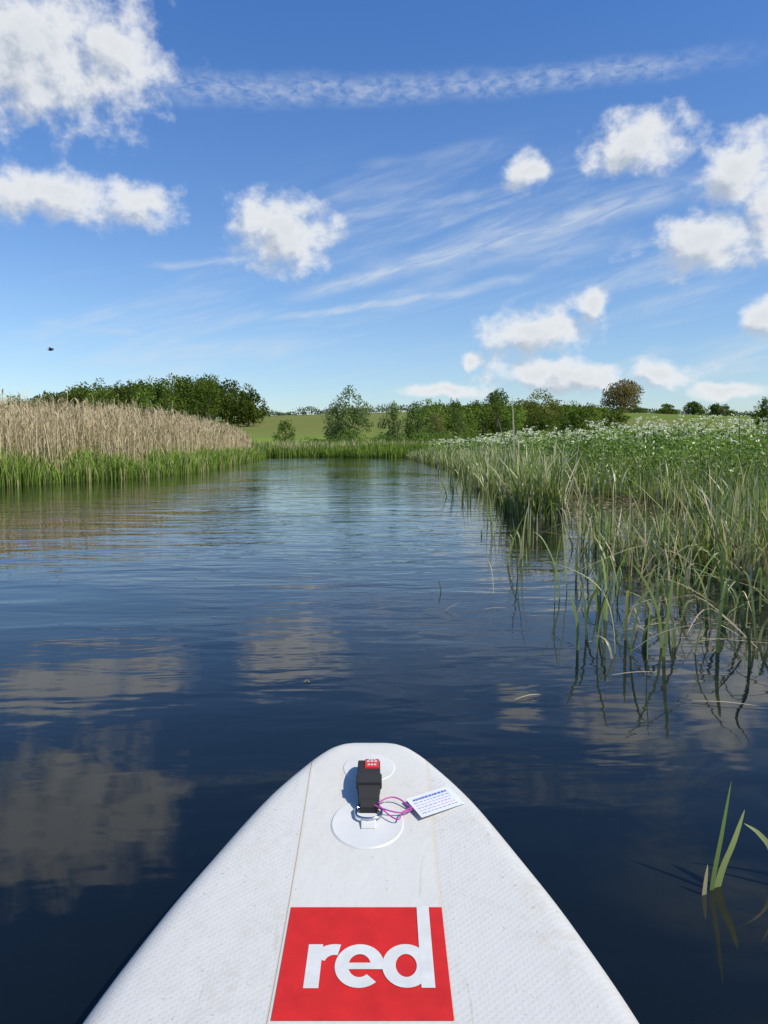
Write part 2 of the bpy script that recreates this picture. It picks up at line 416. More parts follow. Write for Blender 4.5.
# ---------------------------------------------------------------- reed bed (left bank)
def left_edge(y): return np.interp(y,[-5,8,17,22,27,40,58],[-9.8,-9.6,-9.2,-7.4,-7.0,-8.2,-9.8])
rb=Acc()
def samp_left(n,d0,d1,pw=1.0,ylo=9,yhi=60):
    y=ylo+(yhi-ylo)*rng.uniform(0,1,n)**1.25; off=d0+(d1-d0)*rng.uniform(0,1,n)**pw
    return left_edge(y)-off,y,off
def nz(x,y,s): 
    return np.array([mnoise.noise((a*s,b*s,3.1)) for a,b in zip(x,y)])
n=26000
x,y,off=samp_left(n,.7,9,1.3); gz=np.maximum(ground_h(x,y),-.1)
h=(1.72+.38*nz(x,y,.35)+.30*nz(x,y,1.6)+rng.normal(0,.20,n))*np.clip(.78+off*.14,.7,1.05)*np.interp(y,[9,25,60],[.93,.98,1.12])
colS=mixc((.43,.35,.21),(.74,.63,.44),rng.uniform(0,1,n))*rng.uniform(.75,1.1,(n,1))
ld=rng.normal(2.8,1.2,n); le=np.abs(rng.normal(.08,.08,n))
blades(rb,x,y,gz,h,.013+.0005*y,le,ld,0,colS,3,0,None,'stem')
NP=8000; k=slice(0,NP)
tx=x+np.cos(ld)*le*h*.9; ty=y+np.sin(ld)*le*h*.9
blades(rb,tx[k],ty[k],(gz+h*.92)[k],rng.uniform(.12,.26,NP),.022+.0009*y[k],rng.uniform(.1,.9,NP),rng.uniform(0,6.28,NP),.2,colS[k]*np.array([.84,.74,.66]),3,0,None,'plume')
n2=42000; id=rng.integers(0,n,n2); fz=rng.uniform(.25,.97,n2)
blades(rb,x[id]+np.cos(ld[id])*le[id]*h[id]*fz**2,y[id]+np.sin(ld[id])*le[id]*h[id]*fz**2,gz[id]+h[id]*fz,rng.uniform(.15,.42,n2),.013+.0006*y[id],
   rng.uniform(.2,1.1,n2),rng.uniform(0,6.28,n2),rng.uniform(0,.6,n2),colS[id]*rng.uniform(.85,1.15,(n2,1)),3)
n3=6500; x3=rng.uniform(-26,6,n3); y3=rng.uniform(70,84,n3)+ (x3<-6)*(-6-x3)*.12; g3=ground_h(x3,y3)
dryf=(rng.uniform(0,1,n3)<.4+.5*nz(x3,y3,.2))
c3=np.where(dryf[:,None],mixc((.42,.35,.20),(.62,.54,.36),rng.uniform(0,1,n3)),mixc((.12,.18,.035),(.23,.31,.07),rng.uniform(0,1,n3)))
blades(rb,x3,y3,np.maximum(g3,0),rng.uniform(.8,1.55,n3),.07*np.ones(n3),rng.uniform(0,.3,n3),rng.uniform(0,6.28,n3),.1,c3,3,0)
rb.build("reed_bed",[M_DRY])

gg=Acc()
n=26000
x,y,off=samp_left(n,-.35,1.9,1.0); keep=rng.uniform(0,1,n)<(.6+.8*nz(x,y,.9)+.3); x,y,off=x[keep],y[keep],off[keep]; n=len(x)
gz=np.maximum(ground_h(x,y),-.05)
h=rng.uniform(.4,.95,n)*(1+.55*nz(x,y,.6))
cg=mixc((.10,.17,.028),(.26,.36,.075),rng.uniform(0,1,n)); 
yl=rng.uniform(0,1,n)<.18; cg[yl]=mixc((.34,.29,.14),(.52,.46,.27),rng.uniform(0,1,yl.sum()))
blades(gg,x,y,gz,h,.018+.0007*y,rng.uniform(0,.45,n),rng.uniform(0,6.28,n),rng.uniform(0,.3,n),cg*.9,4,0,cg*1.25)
n=9000; x=rng.uniform(-24,4,n); y=66+rng.uniform(0,1,n)*6-(x*.09)*(x<0)-.5; ok=sdist(x,y)>-.6; x,y=x[ok],y[ok]; n=len(x)
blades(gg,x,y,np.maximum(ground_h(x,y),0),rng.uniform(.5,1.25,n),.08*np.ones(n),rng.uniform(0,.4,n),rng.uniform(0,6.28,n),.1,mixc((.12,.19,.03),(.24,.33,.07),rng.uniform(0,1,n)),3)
gg.build("waterside_grass",[M_LEAF])

# ---------------------------------------------------------------- right bank
def right_edge(y): return np.interp(y,[0,3.2,4.4,6.2,6.6,8.5,12,14,20,40,60],[2.7,2.6,2.45,2.5,3.6,4.6,4.4,3.6,2.6,3.3,2.6])
sg=Acc()
SG_A=(.12,.18,.035); SG_B=(.29,.37,.10); DRY_A=(.42,.36,.20); DRY_B=(.70,.62,.42)
def sedge(acc,x,y,hlo,hhi,wid,dry=.12,seg=5,lean=.16):
    n=len(x)
    if n==0: return
    gz=np.maximum(ground_h(x,y),-.12)
    h=rng.uniform(hlo,hhi,n)*(1+.45*nz(x,y,1.4))
    tall=rng.uniform(0,1,n)<.06; h[tall]*=1.3
    c0=mixc(SG_A,SG_B,rng.uniform(0,1,n))
    dm=rng.uniform(0,1,n)<dry*(1+.9*nz(x,y,.9)); c0[dm]=mixc(DRY_A,DRY_B,rng.uniform(0,1,dm.sum()))
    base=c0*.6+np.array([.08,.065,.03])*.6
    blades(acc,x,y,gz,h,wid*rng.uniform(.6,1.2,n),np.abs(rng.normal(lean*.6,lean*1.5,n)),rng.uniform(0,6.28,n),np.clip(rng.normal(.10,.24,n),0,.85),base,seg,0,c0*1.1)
n=10500; y=9.3+52*rng.uniform(0,1,n)**1.7
inner=np.interp(y,[9,10,13,16,30,60],[1.65,1.7,1.9,2.0,2.6,1.9]); outer=np.interp(y,[9,11,13.5,15,30,60],[2.25,2.4,2.75,3.6,4.4,4.0])
x=inner+(outer-inner)*rng.uniform(0,1,n); cl=nz(x,y,1.3); kp=(cl>-.03+.14*rng.normal(size=n))|(y>26); x,y=x[kp],y[kp]
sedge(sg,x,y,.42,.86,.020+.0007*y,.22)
# tussocks near right: several separate clumps with gaps of water
for (cx,cy,rx_,ry_,nn) in [(2.15,5.75,.42,.35,420),(2.75,5.3,.45,.5,520),(3.35,5.9,.6,.6,640),(2.45,4.75,.30,.25,190),(3.1,4.75,.45,.3,360),(1.95,6.5,.22,.25,110)]:
    a=rng.uniform(0,6.28,nn); r=rng.uniform(0,1,nn)**.6; x=cx+np.cos(a)*r*rx_; y=cy+np.sin(a)*r*ry_
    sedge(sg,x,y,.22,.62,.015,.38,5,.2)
n=1500; x=rng.uniform(2.8,6.5,n); y=rng.uniform(3.6,7.0,n); sedge(sg,x,y,.3,.7,.017,.25)
def tuft(cx,cy,r,n,lo,hi,w=.014,dry=.25,lean=.12):
    a=rng.uniform(0,6.28,n); q=np.sqrt(rng.uniform(0,1,n))*r; sedge(sg,cx+np.cos(a)*q,cy+np.sin(a)*q,lo,hi,w,dry,5,lean)
for i in range(64):
    yy=rng.uniform(4.6,11.5); pxx=rng.uniform(478,600)+(11.5-yy)*3
    tuft(bx(pxx,yy),yy,.14,int(rng.integers(1,4)),.22,.62)
for i in range(14): 
    yy=rng.uniform(4.2,5.4); tuft(bx(rng.uniform(590,700),yy),yy,.09,int(rng.integers(2,6)),.2,.5)
for i in range(24):
    yy=rng.uniform(12,34); tuft(bx(rng.uniform(450,495)-(yy-12)*1.2,yy),yy,.2,int(rng.integers(3,9)),.3,.6,.03)
n=13000; y=6.5+45*rng.uniform(0,1,n)**1.7; x=right_edge(y)-.1+rng.uniform(0,1,n)**1.2*9*(.4+y/40)
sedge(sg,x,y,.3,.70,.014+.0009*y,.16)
sg.build("sedge_bank",[M_BLADE])

hb=Acc()
def herbs(n,y0,y1,size,pw=1.3):
    y=y0+(y1-y0)*rng.uniform(0,1,n)**pw; off=rng.uniform(0,1,n)**.9*np.interp(y,[5,15,40,70],[6,12,26,40])
    x=np.maximum(right_edge(np.minimum(y,60)),2.6)+.25+off
    gz=ground_h(x,y); H=(.74+.40*nz(x,y,.55)+.34*nz(x,y,1.7))*ss(-.2,1.6,off)*np.interp(y,[6,10,16],[.85,.95,1.08])+.06
    fz=rng.uniform(0,1,n)**.55; P=np.stack([x,y,gz+H*fz],1)
    k=np.clip(nz(x,y,.8)*1.0+.55+rng.normal(0,.25,n),0,1)
    c=mixc((.065,.125,.020),(.25,.36,.065),k); c*= rng.uniform(.75,1.25,(n,1))
    leaves(hb,P,size*(.7+.045*y)*rng.uniform(.7,1.3,n),c,0,.35,.55)
herbs(76000,6.2,22,.055,1.25)
herbs(42000,20,75,.075,1.2)
hb.build("nettle_bed",[M_BLADE])

cp=Acc()
n=3800; y=8.5+55*rng.uniform(0,1,n)**1.15; x=right_edge(np.minimum(y,60))+1.5+rng.uniform(0,1,n)*np.interp(y,[9,20,60],[7,17,38])
kp=nz(x,y,.25)+rng.normal(0,.2,n)>-.10; x,y=x[kp],y[kp]; n=len(x); gz=ground_h(x,y); h=rng.uniform(.78,1.24,n)*np.interp(y,[6,10,16],[.9,1,1.08])
blades(cp,x,y,gz,h,.008+.0006*y,.05*np.ones(n),rng.uniform(0,6.28,n),0,np.tile([.13,.20,.05],(n,1)),2,0,None,'stem')
for rep in range(3):
    ux=x+rng.normal(0,.12,n); uy=y+rng.normal(0,.12,n); uz=gz+h-rng.uniform(0,.20,n)
    m_=8; P=np.stack([np.repeat(ux,m_),np.repeat(uy,m_),np.repeat(uz,m_)],1)+rng.normal(0,1,(n*m_,3))*np.array([.034,.034,.014])
    leaves(cp,P,(.018+.0013*np.repeat(y,m_)),np.tile([.80,.80,.68],(n*m_,1)),1,.5,.9)
M_FLOWER=leafmat("white_umbel",.3)
cp.build("cow_parsley",[M_LEAF,M_FLOWER])

tr=Acc()
def poly_blade(acc,pts,w,c,mi=0,side=None,taper=True):
    pts=[np.array(q,float) for q in pts]
    P=[pts[0]]+pts+[pts[-1]]; Q=[]
    for i in range(1,len(P)-2):
        for s in np.linspace(0,1,5,endpoint=False):
            p0,p1,p2,p3=P[i-1],P[i],P[i+1],P[i+2]
            Q.append(.5*((2*p1)+(-p0+p2)*s+(2*p0-5*p1+4*p2-p3)*s*s+(-p0+3*p1-3*p2+p3)*s**3))
    Q.append(pts[-1]); n=len(Q); V=[]; Cc=[]
    an=random.uniform(-.6,.9)
    sd_=np.array(side if side is not None else (math.cos(an),math.sin(an),.0)); sd_=sd_/np.linalg.norm(sd_)
    for i,q in enumerate(Q):
        tt=i/(n-1); ww=w*((.7+.5*tt)*(1-tt**3)+.03) if taper else w
        V.append(q-sd_*ww/2); V.append(q+np.array([0,0,-ww*.12])); V.append(q+sd_*ww/2)
        b=(.65+.45*tt); Cc+= [np.array(c)*b]*3
    f=[]
    for i in range(n-1):
        a=i*3; f+=[(a,a+1,a+4,a+3),(a+1,a+2,a+5,a+4)]
    acc.add(V,f,np.array(Cc),mi)
ST=(.60,.53,.35)
poly_blade(tr,[(2.0,11.6,0),(2.02,11.6,.8),(1.98,11.6,1.70)],.034,ST)
poly_blade(tr,[(2.25,12.6,0),(2.12,12.6,.7),(1.90,12.6,1.42)],.030,ST)
poly_blade(tr,[(2.2,12.4,0),(2.24,12.4,.6),(2.22,12.4,1.1)],.026,ST)
for i in range(60):
    y0=rng.uniform(10,30); x0=np.interp(y0,[9,16,30],[2.0,2.4,3.2])+rng.uniform(-.1,.8); hh_=rng.uniform(.6,1.1); l=rng.normal(0,.2)
    poly_blade(tr,[(x0,y0,0),(x0+l*.4,y0,hh_*.5),(x0+l,y0,hh_)],.018,ST)
for i in range(36):
    y0=rng.uniform(6.6,13); x0=bx(rng.uniform(550,640),y0); l=rng.uniform(-.6,.6); hh_=rng.uniform(.05,.35)
    poly_blade(tr,[(x0-l,y0,-.02),(x0,y0+rng.uniform(-.2,.2),hh_*.6),(x0+l,y0+rng.uniform(-.3,.3),hh_)],.014,(.40,.32,.2))
for i in range(24):  # broken stems near the tussock
    y0=rng.uniform(3.2,5.2); x0=bx(rng.uniform(640,770),y0); l=rng.uniform(-.45,.45); hh_=rng.uniform(.03,.22)
    poly_blade(tr,[(x0-l,y0,-.02),(x0,y0+rng.uniform(-.15,.15),hh_),(x0+l,y0+rng.uniform(-.2,.2),hh_*.5)],.009,(.5,.42,.27))
tr.build("dead_reed_stems",[M_DRY])

nw=Acc()
g_a=(.18,.26,.06); g_b=(.28,.35,.10); g_y=(.46,.44,.20); g_d=(.08,.10,.035); g_t=(.52,.44,.28)
cols=[g_a,g_b,g_a,g_b,g_y,g_d]
for i in range(62):
    x0=rng.uniform(.95,2.1); y0=3.05+rng.uniform(0,1.5)+(x0-1)*.3
    hh_=rng.uniform(.10,.42); l=rng.normal(0,.14); ly=rng.normal(0,.08); dr=rng.uniform(0,1)<.42
    tip=(x0+l*(2.2 if dr else 1),y0+ly,hh_*(.4 if dr else 1.0))
    poly_blade(nw,[(x0,y0,-.15),(x0+l*.12,y0+ly*.2,hh_*.35),(x0+l*.6,y0+ly*.6,hh_*.85),tip],rng.uniform(.008,.018),cols[rng.integers(0,6)])
hand=[
 ([(.86,3.25,-.1),(.86,3.25,.10),(.84,3.25,.20),(.82,3.25,.27)],.016,g_b),
 ([(.93,3.2,-.1),(.94,3.2,.12),(.97,3.2,.26),(1.0,3.2,.34)],.018,g_a),
 ([(1.02,3.2,-.1),(1.0,3.2,.14),(.95,3.22,.28),(.84,3.25,.36),(.70,3.3,.40)],.011,g_y),
 ([(1.12,3.1,-.1),(1.12,3.1,.16),(1.14,3.1,.33)],.015,g_a),
 ([(1.2,3.15,-.1),(1.22,3.15,.18),(1.24,3.15,.38)],.018,g_b),
 ([(1.32,3.3,-.1),(1.3,3.3,.12),(1.22,3.3,.22),(1.1,3.3,.18)],.013,g_y),
 ([(1.5,3.0,-.1),(1.5,3.0,.1),(1.46,3.0,.22),(1.52,3.0,.33)],.014,g_d),
 ([(1.55,3.1,-.05),(1.4,3.1,.14),(1.2,3.12,.12),(1.05,3.14,.02)],.010,g_t),
 ([(1.75,3.0,-.05),(1.6,3.0,.1),(1.4,3.0,.12),(1.25,3.0,.10)],.010,g_y),
 ([(1.9,2.9,.0),(1.7,2.95,.09),(1.5,3.0,.05),(1.42,3.0,-.02)],.011,g_t),
 ([(1.0,4.3,-.1),(1.0,4.3,.2),(1.03,4.3,.4)],.014,g_a),
 ([(1.15,4.6,-.1),(1.13,4.6,.2),(1.1,4.6,.48)],.014,g_b),
 ([(1.3,4.5,-.1),(1.33,4.5,.25),(1.38,4.5,.5)],.014,g_a),
 ([(.95,5.2,-.1),(.93,5.2,.2),(.9,5.2,.42)],.012,g_d),
 ([(1.05,5.6,-.1),(1.06,5.6,.3),(1.1,5.6,.5)],.012,g_y),
 ([(.30,4.05,-.03),(.36,4.05,.02),(.42,4.05,.05)],.008,g_t),
 ([(.36,4.6,-.03),(.35,4.6,.04),(.34,4.6,.08)],.008,g_d),
]
for pts,w,c in hand: poly_blade(nw,pts,w,c)
nw.build("water_sedge",[M_BLADE])
ir=Acc()
for pts,w,c in [
 ([(.655,1.44,-.12),(.672,1.45,.02),(.69,1.46,.11),(.71,1.47,.22)],.014,(.16,.23,.06)),
 ([(.66,1.45,-.12),(.69,1.46,.02),(.72,1.47,.09),(.745,1.48,.155)],.022,(.30,.36,.12)),
 ([(.84,1.5,-.1),(.82,1.5,.04),(.79,1.5,.09),(.755,1.5,.115)],.018,(.26,.31,.11)),
 ([(.83,1.45,-.1),(.81,1.46,.05),(.79,1.47,.13)],.014,(.15,.20,.05)),
 ([(.64,1.42,-.2),(.645,1.43,-.02),(.655,1.44,.06)],.014,(.36,.32,.17))]:
    poly_blade(ir,pts,w,c,0,(1,.35,0))
ir.build("iris_plant",[M_BLADE])
fd=Acc()
for (x0,y0,L_,an,c) in [(.52,2.62,.12,.5,g_t),(.62,4.1,.14,.3,g_t),(1.2,2.55,.22,-.25,g_t),(1.45,2.3,.2,-.3,g_t),(1.0,2.9,.2,.2,g_t),(1.35,3.7,.4,.5,g_t),(1.6,3.4,.5,-.3,g_t)]:
    dx,dy=math.cos(an)*L_/2,math.sin(an)*L_/2
    poly_blade(fd,[(x0-dx,y0-dy,.004),(x0,y0,.010),(x0+dx,y0+dy,.004)],.009,c,0,(-math.sin(an),math.cos(an),0))
for (x0,y0,s_) in [(.53,8.1,.07),(-.3,2.8,.02),(-1.3,5.1,.02),(.3,4.6,.02),(-.9,3.9,.014),(.1,6.2,.03)]:
    P=np.array([[x0,y0,.005]])+rng.normal(0,s_*.3,(3,3))*np.array([1,1,.03]); leaves(fd,P,s_,np.tile([.3,.26,.16],(3,1)),0,.97,.5)
n=900; x=rng.uniform(2.4,4.3,n); y=rng.uniform(9,14,n); leaves(fd,np.stack([x,y,rng.uniform(.0,.03,n)],1),.10,mixc((.12,.09,.05),(.42,.34,.21),rng.uniform(0,1,n)),0,.9,.2)
n=160; x=rng.uniform(1.5,3.0,n); y=rng.uniform(3.6,6,n); leaves(fd,np.stack([x,y,rng.uniform(.002,.01,n)],1),.05,mixc((.12,.09,.05),(.42,.34,.21),rng.uniform(0,1,n)),0,.95,.25)
fd.build("floating_debris",[M_DRY])

# ---------------------------------------------------------------- paddleboard
BX=-.033; TIP=1.728
st=[(TIP,0),(1.722,.050),(1.708,.082),(1.682,.117),(1.63,.163),(1.52,.234),(1.36,.304),(1.19,.364),(.972,.414),(.7,.436),(.3,.44),(-.4,.425),(-1.0,.36),(-1.3,.26),(-1.42,.15),(-1.45,0)]
def dz(y): return .10+ (.122*max(0,(y-.85)/.87)**2)
pts=[np.array(s) for s in st]; P=[None]+pts+[None]
P[0]=np.array([1.722,-.050]); P[-1]=np.array([-1.42,-.15])
S=[]
for i in range(1,len(P)-2):
    for s in np.linspace(0,1,10,endpoint=False):
        p0,p1,p2,p3=P[i-1],P[i],P[i+1],P[i+2]
        S.append(.5*((2*p1)+(-p0+p2)*s+(2*p0-5*p1+4*p2-p3)*s*s+(-p0+3*p1-3*p2+p3)*s**3))
S.append(pts[-1]); S=[(a,max(b,.0005)) for a,b in S]
TH=.12; V=[];ring=0
for (yy,hw) in S:
    r=TH/2
    e=1.0
    if yy>TIP-.06: e=math.sqrt(max(.0004,1-((yy-(TIP-.06))/.06)**2))
    if yy<-1.45+.06: e=math.sqrt(max(.0004,1-(((-1.45+.06)-yy)/.06)**2))
    rx=min(r,hw*.8); rz=r*e; zc=dz(yy)-r
    loop=[]
    flat=hw-rx
    for k in np.linspace(-1,1,15): loop.append((k*flat,zc+rz))
    for a in np.linspace(90,-90,15)[1:-1]: loop.append((flat+rx*math.cos(math.radians(a)),zc+rz*math.sin(math.radians(a))))
    for k in np.linspace(1,-1,9): loop.append((k*flat,zc-rz))
    for a in np.linspace(270,90,15)[1:-1]: loop.append((-flat+rx*math.cos(math.radians(a)),zc+rz*math.sin(math.radians(a))))
    ring=len(loop)
    V+=[(BX+a,yy,b) for a,b in loop]
f=[]
for i in range(len(S)-1):
    for j in range(ring):
        f.append((i*ring+j,(i+1)*ring+j,(i+1)*ring+(j+1)%ring,i*ring+(j+1)%ring))
f.append(tuple(range(ring))); f.append(tuple(reversed(range((len(S)-1)*ring,len(S)*ring))))
me=bpy.data.meshes.new("board_hull"); me.from_pydata(V,[],f); me.polygons.foreach_set("use_smooth",[True]*len(me.polygons))
board=link(bpy.data.objects.new("paddleboard",None))
hull=link(bpy.data.objects.new("hull",me),board)
bm=bmesh.new(); bm.from_mesh(me); bmesh.ops.recalc_face_normals(bm,faces=bm.faces); bm.to_mesh(me); bm.free()
def deckmat(name,base):
    m,t,p,o=newmat(name)
    geo=t.new('ShaderNodeTexCoord').outputs['Object']
    sp=t.new('ShaderNodeSeparateXYZ'); t.l.new(geo,sp.inputs[0])
    ax=t.math('ABSOLUTE',t.math('SUBTRACT',sp.outputs[0],BX))
    d1=t.noise(geo,6,6,.65); d2=t.noise(geo,45,5,.7); d3=t.noise(mapping(t,geo,(30,3,30),(0,0,.3)),1,4,.6)
    dirt=t.math('MULTIPLY',t.maprange(d1,.46,.70),t.maprange(d2,.42,.7))
    col=t.mix(t.math('MULTIPLY',dirt,.50),base,(.40,.34,.24))
    spots=t.maprange(t.noise(geo,110,2,.5),.69,.74)
    col=t.mix(t.math('MULTIPLY',spots,.55),col,(.33,.26,.17))
    scuff=t.maprange(t.noise(mapping(t,geo,(60,8,20),(0,0,-.6)),1,3,.6,.5),.66,.72)
    col=t.mix(t.math('MULTIPLY',scuff,.35),col,(.38,.33,.24))
    col=t.mix(t.math('MULTIPLY',t.maprange(d3,.55,.8),.28),col,(.52,.47,.37))
    line=t.maprange(t.math('ABSOLUTE',t.math('SUBTRACT',ax,.130)),.0015,.0045,1,0,True)
    ln2=t.maprange(t.math('ABSOLUTE',t.math('SUBTRACT',ax,.036)),.0005,.0025,1,0,True)
    inn=t.maprange(ax,.1295,.1305)
    col=t.mix(t.math('MULTIPLY',line,.48),col,(.50,.42,.28))
    col=t.mix(t.math('MULTIPLY',ln2,.16),col,(.50,.45,.35))
    col=t.mix(t.math('MULTIPLY',t.math('SUBTRACT',1.0,inn),.16),col,(.66,.63,.54))
    wa=t.new('ShaderNodeTexWave'); t.l.new(mapping(t,geo,(1,1,1),(0,0,.85)),wa.inputs[0]); wa.inputs['Scale'].default_value=34; wa.inputs['Distortion'].default_value=.3
    wb=t.new('ShaderNodeTexWave'); t.l.new(mapping(t,geo,(1,1,1),(0,0,-.85)),wb.inputs[0]); wb.inputs['Scale'].default_value=34; wb.inputs['Distortion'].default_value=.3
    rb_=t.math('MULTIPLY',t.math('MULTIPLY',wa.outputs['Fac'],wb.outputs['Fac']),t.math('ADD',t.math('MULTIPLY',inn,.8),.1))
    hh=t.math('ADD',t.math('MULTIPLY',rb_,.0003),t.math('MULTIPLY',inn,-.0008))
    hh=t.math('ADD',hh,t.math('MULTIPLY',d1,.004))
    t.l.new(t.bump(hh,1.0,1.0),p.inputs['Normal'])
    col=t.mix(t.math('MULTIPLY',rb_,.13),col,(.42,.42,.38))
    t.l.new(col,p.inputs['Base Color']); p.inputs['Roughness'].default_value=.45; p.inputs['Specular IOR Level'].default_value=.3
    return m
me.materials.append(deckmat("white_pvc",(.555,.55,.515)))

def deck_sheet(name,rows,off,mat,parent=board):
    V=[];f=[]
    for (yy,xl,xr) in rows:
        V+=[(xl,yy,dz(yy)+off),(xr,yy,dz(yy)+off)]
    for i in range(len(rows)-1): f.append((2*i,2*i+1,2*i+3,2*i+2))
    me=bpy.data.meshes.new(name); me.from_pydata(V,[],f); me.materials.append(mat)
    return link(bpy.data.objects.new(name,me),parent)
M_RED=simple("red_print",(.55,.018,.010),.4,0,30,.08); M_WPRINT=simple("white_print",(.60,.60,.565),.42,0,40,.05)
PX=BX+.003
deck_sheet("logo_panel",[(yy,PX-.128,PX+.128) for yy in np.linspace(.974,1.204,18)],.0012,M_RED)
strk=Acc(); so=[.0017]
def stroke(path,w,closed=False):
    P=[np.array(q,float) for q in path]; n=len(P); V=[]
    so[0]+=.00012
    for i in range(n):
        a=P[i-1] if (i>0 or closed) else P[i]; b=P[(i+1)%n] if (i<n-1 or closed) else P[i]
        d=b-a; d/=np.linalg.norm(d); nn=np.array([-d[1],d[0]])
        for s in(-1,1):
            q=P[i]+nn*s*w/2; V.append((q[0],q[1],dz(q[1])+so[0]))
    f=[(2*i,2*i+1,2*i+3,2*i+2) for i in range(n-1)]
    if closed: f.append((2*n-2,2*n-1,1,0))
    strk.add(V,f,np.array((1,1,1)))
def arc(cx,cy,rx,ry,a0,a1,n=28): return [(cx+rx*math.cos(math.radians(a)),cy+ry*math.sin(math.radians(a))) for a in np.linspace(a0,a1,n)]
def seg(a,b,n=10): return [(a[0]+(b[0]-a[0])*k,a[1]+(b[1]-a[1])*k) for k in np.linspace(0,1,n)]
B0,B1=1.032,1.120; mid=(B0+B1)/2; sw=.0225
stroke(seg((-.108,B0),(-.108,B1)),sw)
stroke(arc(-.077,B1-.038,.026,.0270,165,75,12),sw)
stroke(arc(-.0375,mid,.0275,.0335,2,312,36),sw*.92)
stroke(seg((-.062,mid-.001),(-.0015,mid-.001),6),.013)
stroke(arc(.034,mid,.0265,.0335,0,360,40)[:-1],sw*.92,True)
stroke(seg((.0655,B0),(.0655,1.2045),16),.0205)
strk.build("logo_lettering",[M_WPRINT],board)
def disc(name,cy,r,off,mat,n=40,ry=None,cx=BX):
    V=[(cx,cy,dz(cy)+off)]; ry=ry or r
    for k in range(n):
        a=2*math.pi*k/n; V.append((cx+r*.96*math.cos(a),cy+ry*.96*math.sin(a),dz(cy+ry*.96*math.sin(a))+off))
    for k in range(n):
        a=2*math.pi*k/n; V.append((cx+r*math.cos(a),cy+ry*math.sin(a),dz(cy+ry*math.sin(a))+.0003))
    f=[(0,1+k,1+(k+1)%n) for k in range(n)]+[(1+k,1+n+k,1+n+(k+1)%n,1+(k+1)%n) for k in range(n)]
    me=bpy.data.meshes.new(name); me.from_pydata(V,[],f); me.materials.append(mat); return link(bpy.data.objects.new(name,me),board)
M_PATCH=simple("patch_pvc",(.61,.61,.58),.35,0,12,.06)
disc("ring_patch",1.425,.073,.0025,M_PATCH,48)
disc("handle_patch",1.60,.058,.0016,M_PATCH,40,.048)
def loft(name,path,mat,parent=board):
    V=[];f=[];n=len(path)
    for i,(yy,zz,ww,tt,xx) in enumerate(path):
        for (a,b) in [(-1,-.6),(-.92,-1),(.92,-1),(1,-.6),(1,.6),(.92,1),(-.92,1),(-1,.6)]:
            V.append((xx+a*ww/2,yy,zz+b*tt/2))
    for i in range(n-1):
        for j in range(8): f.append((i*8+j,(i+1)*8+j,(i+1)*8+(j+1)%8,i*8+(j+1)%8))
    f.append(tuple(range(8))); f.append(tuple(reversed(range((n-1)*8,n*8))))
    me=bpy.data.meshes.new(name); me.from_pydata(V,[],f); me.materials.append(mat)
    bm=bmesh.new(); bm.from_mesh(me); bmesh.ops.recalc_face_normals(bm,faces=bm.faces); bm.to_mesh(me); bm.free()
    return link(bpy.data.objects.new(name,me),parent)
m,t,p,o=newmat("black_webbing"); tcn=t.new('ShaderNodeTexCoord').outputs['Object']
wv=t.new('ShaderNodeTexWave'); t.l.new(mapping(t,tcn,(1,1,1),(0,0,.6)),wv.inputs[0]); wv.inputs['Scale'].default_value=180
t.l.new(t.mix(wv.outputs['Fac'],(.006,.006,.007),(.022,.022,.024)),p.inputs['Base Color']); p.inputs['Roughness'].default_value=.75
t.l.new(t.bump(wv.outputs['Fac'],.6,.0006),p.inputs['Normal']); M_BLK=m
SX=BX+.002; Y0=1.46; YL=.135
def arch(k): return math.sin(math.pi*min(1,k*.98+.01))**.6*.032
path=[(Y0+YL*k,dz(Y0+YL*k)+.008+arch(k),.048 if k>.12 else .044,.011,SX-.002*k) for k in np.linspace(0,1,18)]
loft("handle_strap",path,M_BLK)
loft("strap_keeper",[(Y0+.028,dz(Y0+.028)+.036,.053,.015,SX),(Y0+.050,dz(Y0+.05)+.041,.053,.015,SX)],M_BLK)
loft("strap_fold",[(Y0-.008,dz(Y0)+.008,.036,.012,SX),(Y0+.02,dz(Y0+.02)+.022,.042,.016,SX),(Y0+.055,dz(Y0+.055)+.034,.042,.012,SX)],M_BLK)
pb=[(Y0+YL*k,dz(Y0+YL*k)+.008+arch(k)+.0070,.030,.003,SX+.005) for k in np.linspace(.52,.90,8)]
loft("handle_badge",pb,simple("red_badge",(.6,.03,.02),.5))
for i,(k,wd_) in enumerate([(.57,.020),(.68,.024),(.78,.016)]):
    yy=Y0+YL*k; z0=dz(yy)+.008+arch(k)+.0092
    for j in range(3):
        xo=(j-1)*wd_/3
        loft("badge_text",[(yy,z0,wd_/4,.0008,SX+.005+xo),(yy+.0055,z0+.0004,wd_/4,.0008,SX+.005+xo)],M_WPRINT)
M_STEEL=simple("stainless_steel",(.62,.62,.62),.22,1.0)
def curve_obj(name,pts,r,mat,cyc=False,parent=board):
    cu=bpy.data.curves.new(name,'CURVE'); cu.dimensions='3D'; s=cu.splines.new('NURBS' if not cyc else 'POLY'); s.points.add(len(pts)-1)
    for i,q in enumerate(pts): s.points[i].co=(*q,1)
    s.use_cyclic_u=cyc
    if not cyc: s.use_endpoint_u=True; s.order_u=4
    cu.bevel_depth=r; cu.bevel_resolution=3; cu.resolution_u=12; cu.materials.append(mat)
    ob=bpy.data.objects.new(name,cu); return link(ob,parent)
zr=dz(1.44)+.010
ringp=[(SX-.024,1.458,zr+.004),(SX+.024,1.458,zr+.004),(SX+.027,1.452,zr+.003)]+[(SX+.026*math.cos(a),1.442-.022*math.sin(a)*.9,zr-.001) for a in np.linspace(.2,math.pi-.2,9)]+[(SX-.027,1.452,zr+.003)]
curve_obj("d_ring",ringp,.003,M_STEEL,True)
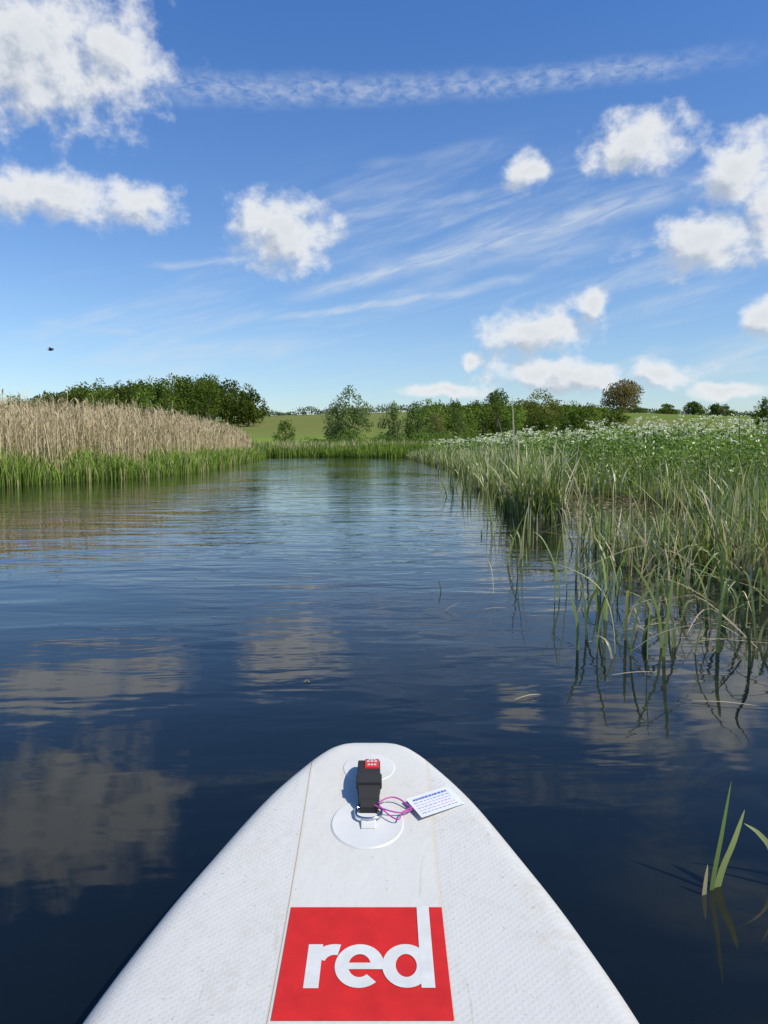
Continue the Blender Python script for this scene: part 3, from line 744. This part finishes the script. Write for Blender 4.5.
loft("ring_tab",[(1.405,dz(1.405)+.004,.028,.003,SX),(1.428,dz(1.428)+.008,.030,.005,SX)],M_PATCH)
M_PUR=simple("purple_elastic",(.42,.05,.30),.5)
z0=dz(1.455); q=-.016
lp=[(-.012,1.474+q,z0+.02),(.005,1.500+q,z0+.022),(.030,1.505+q,z0+.02),(.050,1.480+q,z0+.01),(.062,1.478+q,z0+.008),(.045,1.462+q,z0+.006),(.02,1.455+q,z0+.010),(-.005,1.462+q,z0+.016),(-.02,1.47+q,z0+.018)]
curve_obj("tag_band",lp,.0015,M_PUR)
lp2=[(-.01,1.47+q,z0+.018),(.012,1.440+q,z0+.008),(.035,1.430+q,z0+.004),(.030,1.452+q,z0+.010),(.045,1.468+q,z0+.010),(.066,1.484+q,z0+.01)]
curve_obj("tag_band_loop",lp2,.0014,M_PUR)
M_PAPER=simple("tag_paper",(.62,.64,.68),.45,0,30,.04); M_BLUE=simple("tag_blue_ink",(.10,.14,.40),.5); M_PINK=simple("tag_pink_ink",(.5,.18,.32),.5)
tag=link(bpy.data.objects.new("label_tag",None)); tag.location=(.106,1.482,dz(1.485)+.007); tag.rotation_euler=(math.radians(12),math.radians(-2),math.radians(30))
def tagquad(name,x0,x1,y0,y1,z,mat,th=.0004):
    V=[(x0,y0,z),(x1,y0,z),(x1,y1,z),(x0,y1,z),(x0,y0,z-th),(x1,y0,z-th),(x1,y1,z-th),(x0,y1,z-th)]
    f=[(0,1,2,3),(7,6,5,4),(0,4,5,1),(1,5,6,2),(2,6,7,3),(3,7,4,0)]
    me=bpy.data.meshes.new(name); me.from_pydata(V,[],f); me.materials.append(mat); return link(bpy.data.objects.new(name,me),tag)
tagquad("paper",-.053,.053,-.031,.031,0,M_PAPER,.0005)
cx_=-.042
while cx_<.036:
    w_=rng.uniform(.005,.009); tagquad("heading",cx_,cx_+w_*.75,.017,.0225,.0005,M_BLUE); cx_+=w_
for r_ in range(5):
    cx_=-.045; y0=.011-r_*.0080
    while cx_<.036:
        w_=rng.uniform(.003,.010); tagquad("text_line",cx_,min(cx_+w_,.046),y0-.0013,y0,.0005,M_BLUE if r_%2==0 else M_PINK); cx_+=w_+.003
# ---------------------------------------------------------------- bird
br=Acc(); c=(.015,.015,.015); o_=(-17.9,40.6,6.12)
ptsb=[(o_[0]+k*.34,o_[1],o_[2]) for k in np.linspace(-.5,.5,8)]; rad=[.055*max(.12,math.sin(math.pi*min(.97,max(.04,k)))) for k in np.linspace(0,1,8)]
tube(br,ptsb,rad,c,0,8)
x0,y0,z0=o_
for s_ in(-1,1):
    V=[(x0-.06,y0,z0+.02),(x0+.07,y0,z0+.02),(x0+.08,y0+s_*.16,z0+.11),(x0-.04,y0+s_*.16,z0+.11),(x0+.02,y0+s_*.34,z0+.06),(x0-.04,y0+s_*.34,z0+.06)]
    br.add(V,[(0,1,2,3),(3,2,4,5)],np.array(c))
br.add([(x0-.16,y0-.02,z0),(x0-.16,y0+.02,z0),(x0-.26,y0+.05,z0),(x0-.26,y0-.05,z0)],[(0,1,2,3)],np.array(c))
br.build("bird",[simple("dark_feathers",(.02,.02,.022),.6)])
